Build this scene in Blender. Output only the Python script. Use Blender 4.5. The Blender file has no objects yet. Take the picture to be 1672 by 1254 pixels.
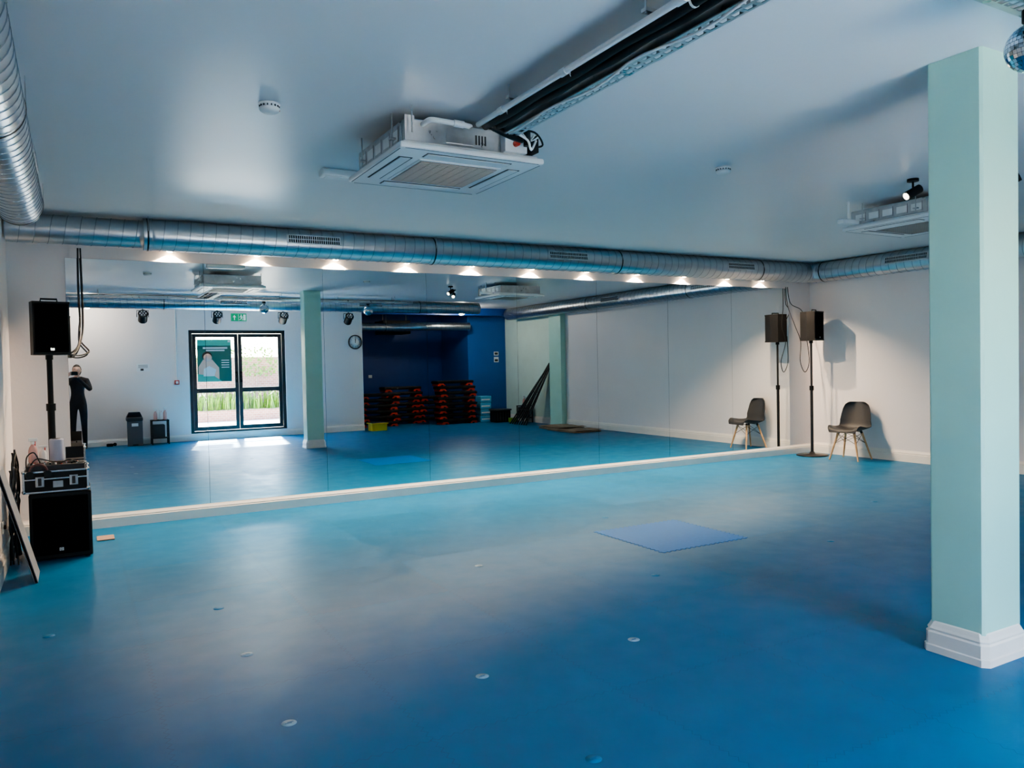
import bpy, bmesh, math, random
from mathutils import Vector, Matrix, noise
random.seed(7)
scene=bpy.context.scene
H=1.491; D=8.414; X0=-0.51; XR=10.2; YB=-0.9; ZC=2.94
MX0=-0.049; ZB=0.135; ZT=2.577
# ------------------------------------------------------------------ materials
MATS={}
def mat(name,col,rough=0.5,metal=0.0,nscale=None,namt=0.0,bump=0.0,bscale=40,spec=0.5,emit=None,estr=0,coat=0,rvar=0):
    if name in MATS: return MATS[name]
    m=bpy.data.materials.new(name); m.use_nodes=True
    nt=m.node_tree; b=nt.nodes['Principled BSDF']
    b.inputs['Base Color'].default_value=(*col,1); b.inputs['Roughness'].default_value=rough
    b.inputs['Metallic'].default_value=metal; b.inputs['Specular IOR Level'].default_value=spec
    if coat: b.inputs['Coat Weight'].default_value=coat
    if emit: b.inputs['Emission Color'].default_value=(*emit,1); b.inputs['Emission Strength'].default_value=estr
    tc=nt.nodes.new('ShaderNodeTexCoord')
    n=nt.nodes.new('ShaderNodeTexNoise'); n.inputs['Scale'].default_value=nscale or 3; n.inputs['Detail'].default_value=5
    nt.links.new(tc.outputs['Object'],n.inputs['Vector'])
    namt=namt or 0.04
    r=nt.nodes.new('ShaderNodeValToRGB')
    r.color_ramp.elements[0].position=.3; r.color_ramp.elements[1].position=.7
    r.color_ramp.elements[0].color=(*[c*(1-namt) for c in col],1); r.color_ramp.elements[1].color=(*[min(1,c*(1+namt)) for c in col],1)
    nt.links.new(n.outputs['Fac'],r.inputs['Fac']); nt.links.new(r.outputs['Color'],b.inputs['Base Color'])
    if rvar:
        mr=nt.nodes.new('ShaderNodeMapRange'); mr.inputs['To Min'].default_value=rough-rvar; mr.inputs['To Max'].default_value=rough+rvar
        nt.links.new(n.outputs['Fac'],mr.inputs['Value']); nt.links.new(mr.outputs['Result'],b.inputs['Roughness'])
    if bump:
        n2=nt.nodes.new('ShaderNodeTexNoise'); n2.inputs['Scale'].default_value=bscale; n2.inputs['Detail'].default_value=3
        nt.links.new(tc.outputs['Object'],n2.inputs['Vector'])
        bp=nt.nodes.new('ShaderNodeBump'); bp.inputs['Strength'].default_value=bump; bp.inputs['Distance'].default_value=0.01
        nt.links.new(n2.outputs['Fac'],bp.inputs['Height']); nt.links.new(bp.outputs['Normal'],b.inputs['Normal'])
    MATS[name]=m; return m
M_wall=mat('wall_paint',(.84,.77,.75),.5,bump=.15,bscale=25,nscale=1.2,namt=.02)
M_wallr=mat('wall_paint_cool',(.81,.77,.78),.45,bump=.2,bscale=22,nscale=1.2,namt=.02)
M_mintw=mat('wall_paint_mint',(.62,.78,.70),.45,bump=.2,bscale=22)
M_ceil=mat('ceiling_satin',(.75,.75,.755),.33,bump=.08,bscale=2.2,nscale=.8,namt=.02,rvar=.05)
M_mint=mat('column_paint_mint',(.44,.73,.64),.42,bump=.5,bscale=7,nscale=2,namt=.03)
M_trim=mat('trim_gloss_white',(.86,.81,.76),.3,bump=.05)
M_navy=mat('wall_paint_navy',(.005,.05,.24),.45,bump=.15,bscale=25)
M_blue2=mat('wall_paint_blue',(.010,.09,.32),.45,bump=.15,bscale=25)
M_duct=mat('galvanised_spiral',(.52,.55,.58),.30,metal=1,nscale=9,namt=.06,rvar=.04)
M_seam=mat('duct_seam',(.30,.34,.38),.35,metal=1)
M_galv=mat('galvanised_sheet',(.54,.55,.56),.30,metal=1,nscale=12,namt=.12,rvar=.08)
M_black=mat('black_plastic',(.008,.008,.009),.5,nscale=8,namt=.2,spec=.25)
M_blackm=mat('black_metal',(.02,.02,.022),.35,metal=.3)
M_grille=mat('speaker_grille',(.0025,.0025,.003),.9,nscale=200,namt=.5,bump=.15,bscale=350,spec=.04)
M_rubber=mat('black_cable',(.01,.01,.01),.5)
M_white=mat('white_plastic',(.82,.82,.81),.35)
M_acw=mat('ac_panel_white',(.80,.82,.82),.3)
M_slat=mat('ac_slat_grey',(.36,.34,.31),.5)
M_dark=mat('dark_slot',(.03,.03,.035),.6)
M_grey=mat('grey_plastic',(.10,.105,.12),.5)
M_board=mat('board_grey',(.38,.38,.39),.5)
M_alu=mat('aluminium',(.75,.76,.78),.25,metal=1)
M_chrome=mat('mirror_tile',(.9,.9,.92),.05,metal=1)
M_shell=mat('chair_shell_grey',(.045,.047,.053),.5,spec=.35)
M_wood=mat('beech_wood',(.60,.36,.19),.45,nscale=12,namt=.2)
M_frame=mat('door_frame_anthracite',(.025,.025,.03),.4)
M_red=mat('red_plastic',(.60,.04,.015),.4)
M_yel=mat('yellow_plastic',(.85,.62,.03),.4)
M_lblue=mat('light_blue_foam',(.12,.42,.66),.6)
M_brown=mat('brown_felt',(.30,.22,.15),.8,nscale=6,namt=.15)
M_green=mat('exit_green',(.0,.36,.14),.4,emit=(0,.5,.2),estr=.1)
M_signw=mat('sign_white',(.9,.9,.9),.4,emit=(.9,1,.95),estr=.1)
M_paper=mat('paper_white',(.82,.82,.82),.6)
M_ink=mat('ink_black',(.03,.03,.03),.6)
M_pgreen=mat('poster_green',(.03,.15,.115),.5)
M_pskin=mat('poster_salmon',(.80,.50,.40),.5)
M_pink=mat('pink_liquid',(.75,.42,.38),.2)
M_lilac=mat('fabric_lilac',(.42,.42,.52),.7)
M_skin=mat('skin',(.62,.38,.28),.5)
M_hair=mat('hair_dark',(.03,.02,.015),.55,nscale=60,namt=.4)
M_cloth=mat('black_clothing',(.012,.012,.014),.8,nscale=20,namt=.3)
M_glow=mat('lamp_lens',(1,.95,.85),.4,emit=(1,.74,.45),estr=55)
M_glow2=mat('lamp_lens_dim',(1,.95,.85),.4,emit=(1,.9,.75),estr=3)
M_leaf=mat('leaf_green',(.10,.20,.015),.5,nscale=9,namt=.4)
M_pave=mat('paving_pale',(.66,.62,.55),.8,nscale=3,namt=.1)
M_mark=mat('mat_mark',(.28,.45,.56),.5)
M_markd=mat('mat_mark_dark',(.03,.16,.33),.5)
M_matb=mat('mat_new_blue',(.001,.155,.48),.5,nscale=30,namt=.05,bump=.1,bscale=300,spec=.12)

def mirror_mat():
    m=bpy.data.materials.new('mirror_silver'); m.use_nodes=True
    b=m.node_tree.nodes['Principled BSDF']
    b.inputs['Base Color'].default_value=(.87,.90,.89,1); b.inputs['Metallic'].default_value=1; b.inputs['Roughness'].default_value=0.0
    return m
M_mirror=mirror_mat()
def glass_mat():
    m=bpy.data.materials.new('door_glass'); m.use_nodes=True
    nt=m.node_tree; nt.nodes.clear()
    o=nt.nodes.new('ShaderNodeOutputMaterial'); mx=nt.nodes.new('ShaderNodeMixShader')
    t=nt.nodes.new('ShaderNodeBsdfTransparent'); g=nt.nodes.new('ShaderNodeBsdfGlossy'); g.inputs['Roughness'].default_value=0
    t.inputs['Color'].default_value=(.95,.97,.96,1)
    mx.inputs[0].default_value=.05
    nt.links.new(t.outputs[0],mx.inputs[1]); nt.links.new(g.outputs[0],mx.inputs[2]); nt.links.new(mx.outputs[0],o.inputs[0])
    return m
M_glass=glass_mat()
TILE=.915; TX=3.945; TY=4.66
def floor_mat():
    m=bpy.data.materials.new('foam_mat_floor'); m.use_nodes=True
    nt=m.node_tree; b=nt.nodes['Principled BSDF']; L=nt.links.new
    b.inputs['Specular IOR Level'].default_value=.22
    def nd(op,a=None,c=None):
        x=nt.nodes.new('ShaderNodeMath'); x.operation=op
        for i,v in enumerate((a,c)):
            if v is None: continue
            if isinstance(v,(int,float)): x.inputs[i].default_value=v
            else: L(v,x.inputs[i])
        return x.outputs[0]
    tc=nt.nodes.new('ShaderNodeTexCoord'); sp=nt.nodes.new('ShaderNodeSeparateXYZ'); L(tc.outputs['Object'],sp.inputs[0])
    x,y=sp.outputs[0],sp.outputs[1]
    def edge(a,bb,o):
        zig=nd('MULTIPLY',nd('SUBTRACT',nd('PINGPONG',bb,.025),.0125),.9)
        u=nd('DIVIDE',nd('SUBTRACT',nd('ADD',a,zig),o-TILE*20),TILE)
        f=nd('FRACT',u); d=nd('ABSOLUTE',nd('SUBTRACT',f,.5))
        return nd('GREATER_THAN',d,.4970),nd('FLOOR',u)
    e1,i1=edge(x,y,TX); e2,i2=edge(y,x,TY)
    e=nd('MAXIMUM',e1,e2)
    cb=nt.nodes.new('ShaderNodeCombineXYZ'); L(i1,cb.inputs[0]); L(i2,cb.inputs[1])
    wn=nt.nodes.new('ShaderNodeTexWhiteNoise'); L(cb.outputs[0],wn.inputs['Vector'])
    n=nt.nodes.new('ShaderNodeTexNoise'); n.inputs['Scale'].default_value=1.6; n.inputs['Detail'].default_value=9; n.inputs['Roughness'].default_value=.7
    L(tc.outputs['Object'],n.inputs['Vector'])
    v=nd('ADD',nd('MULTIPLY',wn.outputs[0],.14),nd('MULTIPLY',n.outputs['Fac'],.38))
    v=nd('ADD',v,.76); v=nd('SUBTRACT',v,nd('MULTIPLY',e,.22))
    hs=nt.nodes.new('ShaderNodeVectorMath'); hs.operation='SCALE'; hs.inputs[0].default_value=(.003,.138,.30); L(v,hs.inputs['Scale'])
    n5=nt.nodes.new('ShaderNodeTexNoise'); n5.inputs['Scale'].default_value=22; n5.inputs['Detail'].default_value=10; n5.inputs['Roughness'].default_value=.75; L(tc.outputs['Object'],n5.inputs['Vector'])
    cr=nt.nodes.new('ShaderNodeMapRange'); cr.inputs['From Min'].default_value=.60; cr.inputs['From Max'].default_value=.80; cr.inputs['To Max'].default_value=.16; L(n5.outputs['Fac'],cr.inputs['Value'])
    mx=nt.nodes.new('ShaderNodeMix'); mx.data_type='RGBA'; L(cr.outputs['Result'],mx.inputs[0]); L(hs.outputs[0],mx.inputs[6]); mx.inputs[7].default_value=(.08,.24,.36,1)
    L(mx.outputs[2],b.inputs['Base Color'])
    n3=nt.nodes.new('ShaderNodeTexNoise'); n3.inputs['Scale'].default_value=5; n3.inputs['Detail'].default_value=6; L(tc.outputs['Object'],n3.inputs['Vector'])
    L(nd('ADD',nd('ADD',nd('MULTIPLY',n3.outputs['Fac'],.22),.28),nd('MULTIPLY',wn.outputs[0],.06)),b.inputs['Roughness'])
    n4=nt.nodes.new('ShaderNodeTexNoise'); n4.inputs['Scale'].default_value=250; L(tc.outputs['Object'],n4.inputs['Vector'])
    bp=nt.nodes.new('ShaderNodeBump'); bp.inputs['Strength'].default_value=.12; bp.inputs['Distance'].default_value=.002
    L(nd('SUBTRACT',n4.outputs['Fac'],e),bp.inputs['Height']); L(bp.outputs['Normal'],b.inputs['Normal'])
    return m
M_floor=floor_mat()
def brick_mat():
    m=bpy.data.materials.new('brick'); m.use_nodes=True
    nt=m.node_tree; b=nt.nodes['Principled BSDF']
    tc=nt.nodes.new('ShaderNodeTexCoord'); mp=nt.nodes.new('ShaderNodeMapping'); mp.inputs['Rotation'].default_value=(math.pi/2,0,0)
    br=nt.nodes.new('ShaderNodeTexBrick'); br.inputs['Scale'].default_value=4
    br.inputs['Color1'].default_value=(.34,.17,.12,1); br.inputs['Color2'].default_value=(.26,.12,.09,1); br.inputs['Mortar'].default_value=(.38,.34,.3,1)
    nt.links.new(tc.outputs['Object'],mp.inputs[0]); nt.links.new(mp.outputs[0],br.inputs['Vector']); nt.links.new(br.outputs['Color'],b.inputs['Base Color'])
    b.inputs['Roughness'].default_value=.9
    return m
M_brick=brick_mat()

# ------------------------------------------------------------------ mesh builder
class B:
    def __init__(s,name,M=None):
        s.name=name; s.v=[]; s.f=[]; s.mi=[]; s.sm=[]; s.mats=[]; s.M=M or Matrix.Identity(4)
    def m(s,mt):
        if mt not in s.mats: s.mats.append(mt)
        return s.mats.index(mt)
    def add(s,vs,fs,mt,smooth=False,M=None):
        T=s.M@M if M is not None else s.M
        o=len(s.v); k=s.m(mt)
        s.v+= [T@Vector(p) for p in vs]
        for f in fs: s.f.append([i+o for i in f]); s.mi.append(k); s.sm.append(smooth)
        return s
    def box(s,lo,hi,mt,bev=0,M=None,seg=2):
        bm=bmesh.new(); bmesh.ops.create_cube(bm,size=1)
        c=[(a+b)/2 for a,b in zip(lo,hi)]; d=[abs(b-a) for a,b in zip(lo,hi)]
        for v in bm.verts: v.co=Vector((v.co.x*d[0]+c[0],v.co.y*d[1]+c[1],v.co.z*d[2]+c[2]))
        if bev: bmesh.ops.bevel(bm,geom=bm.edges[:],offset=min(bev,min(d)*.45),segments=seg,affect='EDGES',profile=.5)
        bm.verts.index_update()
        s.add([v.co.copy() for v in bm.verts],[[v.index for v in f.verts] for f in bm.faces],mt,bool(bev) and seg>2,M); bm.free(); return s
    def prism(s,pts,ext,mt,M=None,smooth=False):
        n=len(pts); ext=Vector(ext); pts=[Vector(p) for p in pts]
        vs=pts+[p+ext for p in pts]
        fs=[list(range(n))[::-1],list(range(n,2*n))]+[[i,(i+1)%n,n+(i+1)%n,n+i] for i in range(n)]
        return s.add(vs,fs,mt,smooth,M)
    def cyl(s,p0,p1,r0,mt,r1=None,seg=20,M=None,caps=True,smooth=True):
        r1=r0 if r1 is None else r1
        p0=Vector(p0);p1=Vector(p1);t=(p1-p0).normalized()
        a=t.orthogonal().normalized();b=t.cross(a)
        vs=[];
        for p,r in((p0,r0),(p1,r1)):
            for i in range(seg):
                th=2*math.pi*i/seg; vs.append(p+a*(r*math.cos(th))+b*(r*math.sin(th)))
        s.add(vs,[[i,(i+1)%seg,seg+(i+1)%seg,seg+i] for i in range(seg)],mt,smooth,M)
        if caps: s.add(vs,[list(range(seg))[::-1],list(range(seg,2*seg))],mt,False,M)
        return s
    def tube(s,pts,r,mt,seg=8,M=None,closed=False,sub=0):
        pts=[Vector(p) for p in pts]
        if sub:
            q=[];n=len(pts)
            for i in range(n if closed else n-1):
                g=lambda k:(pts[k%n] if closed else pts[max(0,min(n-1,k))])
                p0,p1,p2,p3=g(i-1),g(i),g(i+1),g(i+2)
                for j in range(sub):
                    t=j/sub
                    q.append(.5*((2*p1)+(-p0+p2)*t+(2*p0-5*p1+4*p2-p3)*t*t+(-p0+3*p1-3*p2+p3)*t**3))
            if not closed:q.append(pts[-1])
            pts=q
        n=len(pts);vs=[];up=None
        for i,p in enumerate(pts):
            if closed:t=(pts[(i+1)%n]-pts[i-1])
            else:t=pts[min(i+1,n-1)]-pts[max(i-1,0)]
            t.normalize()
            if up is None: up=t.orthogonal().normalized()
            up=(up-t*up.dot(t))
            up=up.normalized() if up.length>1e-6 else t.orthogonal().normalized()
            b=t.cross(up)
            rr=r[i*len(r)//n] if isinstance(r,(list,tuple)) else r
            for k in range(seg):
                th=2*math.pi*k/seg; vs.append(p+up*(rr*math.cos(th))+b*(rr*math.sin(th)))
        fs=[]
        for i in range(n if closed else n-1):
            j=(i+1)%n
            for k in range(seg): fs.append([i*seg+k,i*seg+(k+1)%seg,j*seg+(k+1)%seg,j*seg+k])
        if not closed: fs+=[list(range(seg))[::-1],[(n-1)*seg+k for k in range(seg)]]
        return s.add(vs,fs,mt,True,M)
    def lathe(s,prof,mt,center=(0,0,0),seg=28,M=None,smooth=True):
        c=Vector(center);vs=[]
        for r,z in prof:
            for i in range(seg):
                th=2*math.pi*i/seg; vs.append(c+Vector((max(r,1e-4)*math.cos(th),max(r,1e-4)*math.sin(th),z)))
        fs=[[j*seg+i,j*seg+(i+1)%seg,(j+1)*seg+(i+1)%seg,(j+1)*seg+i] for j in range(len(prof)-1) for i in range(seg)]
        fs.append(list(range(seg))[::-1]); fs.append([(len(prof)-1)*seg+i for i in range(seg)])
        return s.add(vs,fs,mt,smooth,M)
    def sphere(s,c,r,mt,sc=(1,1,1),seg=24,M=None,smooth=True,flat=False):
        pr=[];n=seg//2
        for i in range(n+1):
            a=-math.pi/2+math.pi*i/n; pr.append((r*math.cos(a),r*math.sin(a)))
        T=Matrix.Translation(Vector(c))@Matrix.Diagonal((*sc,1))
        if M is not None:T=M@T
        return s.lathe(pr,mt,seg=seg,M=T,smooth=not flat)
    def grid(s,fn,nu,nv,mt,M=None,smooth=True):
        vs=[fn(i/nu,j/nv) for j in range(nv+1) for i in range(nu+1)]
        fs=[[j*(nu+1)+i,j*(nu+1)+i+1,(j+1)*(nu+1)+i+1,(j+1)*(nu+1)+i] for j in range(nv) for i in range(nu)]
        return s.add(vs,fs,mt,smooth,M)
    def done(s,parent=None,name=None,recalc=True):
        me=bpy.data.meshes.new(name or s.name)
        xs=[v.x for v in s.v];ys=[v.y for v in s.v];zs=[v.z for v in s.v]
        o=Vector(((min(xs)+max(xs))/2,(min(ys)+max(ys))/2,min(zs))) if KEEP[0] else Vector((0,0,0))
        me.from_pydata([v-o for v in s.v],[],s.f)
        for mt in s.mats: me.materials.append(mt)
        me.polygons.foreach_set('material_index',s.mi); me.polygons.foreach_set('use_smooth',s.sm)
        if recalc:
            bm=bmesh.new(); bm.from_mesh(me); bmesh.ops.recalc_face_normals(bm,faces=bm.faces[:]); bm.to_mesh(me); bm.free()
        me.update()
        ob=bpy.data.objects.new(name or s.name,me); ob.location=o; scene.collection.objects.link(ob)
        if parent: ob.parent=parent; ob.matrix_parent_inverse=parent.matrix_world.inverted()
        return ob
KEEP=[True]
def empty(name,loc=(0,0,0)):
    e=bpy.data.objects.new(name,None); e.location=loc; e.empty_display_size=.1; scene.collection.objects.link(e); bpy.context.view_layer.update(); return e
def light(name,typ,loc,energy,col=(1,1,1),parent=None,rot=None,**k):
    l=bpy.data.lights.new(name,typ); l.energy=energy; l.color=col
    for a,b in k.items(): setattr(l,a,b)
    o=bpy.data.objects.new(name,l); o.location=loc
    if rot: o.rotation_euler=rot
    scene.collection.objects.link(o)
    if parent: o.parent=parent; o.matrix_parent_inverse=parent.matrix_world.inverted()
    return o
T=Matrix.Translation
def Rz(a): return Matrix.Rotation(math.radians(a),4,'Z')
def Rx(a): return Matrix.Rotation(math.radians(a),4,'X')
def Ry(a): return Matrix.Rotation(math.radians(a),4,'Y')

# ------------------------------------------------------------------ room shell
KEEP[0]=False
RX=5.95; RYB=-3.3; PX=9.07; PY=-1.6
B('floor').box((X0-.2,YB-.25,-.15),(XR+.2,D+.2,0),M_floor).box((RX-.2,RYB-.2,-.15),(XR+.2,YB-.25,0),M_floor).done()
B('ceiling').box((X0-.2,YB-.25,ZC),(XR+.2,D+.2,ZC+.15),M_ceil).box((RX-.2,RYB-.2,ZC),(XR+.2,YB-.25,ZC+.15),M_ceil).done()
B('wall_left').box((X0-.2,YB-.25,0),(X0,D,ZC),M_wall).done()
B('wall_front').box((X0-.2,D,0),(XR+.2,D+.2,ZC),M_wall).done()
w=B('wall_right').box((XR,1.36,0),(XR+.2,D,ZC),M_wallr).box((XR,PY,0),(XR+.2,1.36,ZC),M_mintw)
w.box((XR,RYB,0),(XR+.2,PY,ZC),M_blue2).done()
B('pilaster').box((XR-.14,.84,0),(XR,1.36,ZC),M_mint,.008).done()
DX0,DX1,DZ0,DZ1=2.13,4.15,.15,2.36
w=B('wall_back').box((X0,YB-.25,0),(DX0,YB,ZC),M_wall).box((DX1,YB-.25,0),(RX,YB,ZC),M_wall)
w.box((DX0,YB-.25,DZ1),(DX1,YB,ZC),M_wall).box((DX0,YB-.25,0),(DX1,YB,DZ0),M_wall)
w.box((RX,YB-.2,2.76),(XR,YB,ZC),M_navy).done()
B('wall_recess_side').box((RX-.2,RYB,0),(RX,YB-.25,ZC),M_navy).done()
B('wall_recess_back').box((RX-.2,RYB-.2,0),(XR+.2,RYB,ZC),M_navy).done()
B('wall_recess_block').box((PX,RYB,0),(XR,PY,ZC),M_blue2,.006).done()
def baseboard(name,p0,p1,n,h=.15,th=.022):
    p0=Vector((*p0,0));p1=Vector((*p1,0));n=Vector((*n,0))
    pr=[(0,0),(th,0),(th,h*.66),(th*.7,h*.70),(th*.82,h*.76),(th*.7,h*.82),(th*.35,h*.95),(th*.3,h),(0,h)]
    b=B(name); b.prism([p0+n*a+Vector((0,0,z+.0005)) for a,z in pr],p1-p0,M_trim); return b.done()
baseboard('baseboard_front',(X0,D),(XR,D),(0,-1),ZB,.03)
baseboard('baseboard_left',(X0,YB),(X0,D-.03),(1,0),.16)
baseboard('baseboard_right',(XR,1.37),(XR,D-.03),(-1,0),.16)
baseboard('baseboard_right_rear',(XR,PY),(XR,.83),(-1,0),.16)
baseboard('baseboard_back',(X0+.02,YB),(RX,YB),(0,1),.14)
KEEP[0]=True
e=empty('wall_mirror',(MX0+4.88,D,ZB))
for i in range(8):
    B('mirror_panel_%d'%(i+1)).box((MX0+1.22*i+.0015,D-.008,ZB+.001),(MX0+1.22*(i+1)-.0015,D-.001,ZT),M_mirror).done(e)
B('mirror_backing').box((MX0,D-.002,ZB),(MX0+1.22*8,D-.0005,ZT+.002),M_dark).done(e)
cx0,cx1,cy0,cy1=3.745,4.065,2.10,2.37
def ringprof(b,rect,prof,ch,mt):
    x0,x1,y0,y1=rect;vs=[];
    for off,z in prof:
        a0,a1,b0,b1=x0-off,x1+off,y0-off,y1+off;c=ch
        vs+=[(a0+c,b0,z),(a1-c,b0,z),(a1,b0+c,z),(a1,b1-c,z),(a1-c,b1,z),(a0+c,b1,z),(a0,b1-c,z),(a0,b0+c,z)]
    fs=[[j*8+i,j*8+(i+1)%8,(j+1)*8+(i+1)%8,(j+1)*8+i] for j in range(len(prof)-1) for i in range(8)]
    fs+=[[i for i in range(8)][::-1],[(len(prof)-1)*8+i for i in range(8)]]
    b.add(vs,fs,mt)
b=B('column'); ringprof(b,(cx0,cx1,cy0,cy1),[(0,0.001),(0,ZC-.001)],.012,M_mint); b.done()
b=B('baseboard_column'); ringprof(b,(cx0,cx1,cy0,cy1),[(.03,.001),(.03,.035),(.024,.04),(.024,.10),(.017,.108),(.020,.118),(.014,.13),(.006,.15),(.001,.155)],.028,M_trim); b.done()

# ------------------------------------------------------------------ ducts
def arc_path(pts,rad=.3):
    pts=[Vector(p) for p in pts];out=[pts[0]]
    for i in range(1,len(pts)-1):
        a=(pts[i-1]-pts[i]).normalized();c=(pts[i+1]-pts[i]).normalized()
        s=pts[i]+a*rad;t=pts[i]+c*rad
        for k in range(13):
            u=k/12; out.append(s*(1-u)**2+pts[i]*2*u*(1-u)+t*u*u)
    out.append(pts[-1]);return out
def sampler(path):
    L=[0]
    for a,c in zip(path,path[1:]):L.append(L[-1]+(c-a).length)
    def f(s):
        s=max(0,min(L[-1],s))
        for i in range(len(path)-1):
            if s<=L[i+1] or i==len(path)-2:
                u=(s-L[i])/max(1e-9,L[i+1]-L[i]);t=(path[i+1]-path[i]).normalized();return path[i].lerp(path[i+1],u),t
    return f,L[-1]
def duct(name,pts,r,straps=(),grilles=(),pitch=.115,bend=.32,wide=None):
    path=arc_path(pts,bend);f,LL=sampler(path)
    b=B(name);seg=40;ss=[];s=0
    while s<LL: ss.append(s);s+=.15
    ss.append(LL);vs=[]
    if wide: ss=sorted(ss+[wide[0]-.001,wide[0]])
    Z=Vector((0,0,1))
    rad=lambda s:(r if not wide or s>=wide[0] else wide[1])
    for s in ss:
        p,t=f(s);n=t.cross(Z)
        for k in range(seg):
            th=2*math.pi*k/seg; vs.append(p+n*(rad(s)*math.cos(th))+Z*(rad(s)*math.sin(th)))
    fs=[[j*seg+i,j*seg+(i+1)%seg,(j+1)*seg+(i+1)%seg,(j+1)*seg+i] for j in range(len(ss)-1) for i in range(seg)]
    b.add(vs,fs,M_duct,True); b.add(vs,[list(range(seg))[::-1],[(len(ss)-1)*seg+i for i in range(seg)]],M_galv)
    hp=[];n_=int(LL/pitch*28)
    for i in range(n_):
        s=i/28*pitch;p,t=f(s);n=t.cross(Z);th=2*math.pi*i/28
        hp.append(p+n*((rad(s)+.001)*math.cos(th))+Z*((rad(s)+.001)*math.sin(th)))
    b.tube(hp,.0035,M_seam,seg=5)
    for s in straps:
        p,t=f(s);b.cyl(p-t*.035,p+t*.035,rad(s)+.004,M_duct,seg=40)
        b.cyl(p-t*.008,p+t*.008,rad(s)+.007,M_blackm,seg=40)
        n=t.cross(Z)
        for q in(-1,1):
            b.cyl(p+n*(q*(rad(s)+.004)),Vector((p.x+n.x*q*(rad(s)+.004),p.y+n.y*q*(rad(s)+.004),ZC-.002)),.0025,M_galv,seg=8)
    for (s0,s1,ang) in grilles:
        p,t=f((s0+s1)/2);n=t.cross(Z)
        o=(n*math.cos(math.radians(ang))+Z*math.sin(math.radians(ang)));tt=o.cross(t)
        Mx=Matrix(((t.x,tt.x,o.x,0),(t.y,tt.y,o.y,0),(t.z,tt.z,o.z,0),(0,0,0,1)));Mx=T(p+o*(r-.006))@Mx
        w=(s1-s0)/2
        b.box((-w-.015,-.05,0),(w+.015,.05,.010),M_galv,.002,M=Mx)
        b.box((-w,-.036,.008),(w,.036,.0115),M_dark,0,M=Mx)
        k=int(w*2/.022)
        for i in range(k+1):
            x=-w+i*2*w/k; b.box((x-.003,-.036,.010),(x+.003,.036,.015),M_alu,0,M=Mx)
        b.box((-w,-.003,.011),(w,.003,.0145),M_alu,0,M=Mx)
    return b.done()
DR=.147; DZ=2.790; DY=D-.295
duct('ventilation_duct',[(X0+.02,DY,DZ),(XR-.48,DY,DZ)],DR,straps=(1.13,4.05,6.65,9.2),
     grilles=((2.42,2.95,8),(5.55,6.1,8),(8.5,9.0,8)),wide=(1.1,.128))
duct('ventilation_duct',[(XR-.47,DY,DZ),(XR-.30,DY,DZ),(XR-.30,YB+.05,DZ)],DR,straps=(.35,2.2,5.4),grilles=((1.45,2.05,8),(4.2,4.8,8)),bend=.16)
duct('ventilation_duct',[(X0+.18,YB+.05,DZ-.012),(X0+.18,6.95,DZ-.012)],.16,straps=(2.2,5.3,7.75),grilles=((3.5,4.0,10),(6.1,6.6,10)))
duct('ventilation_duct',[(X0+.42,.75,DZ+.01),(8.2,.75,DZ+.01)],.13,straps=(1.6,4.2,6.8),grilles=((2.6,3.1,170),(5.4,5.9,170)))
duct('ventilation_duct',[(6.1,-1.95,2.50),(7.3,-1.95,2.50),(7.75,-1.45,2.50),(9.0,-1.35,2.50)],.1,straps=(.8,))

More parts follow.
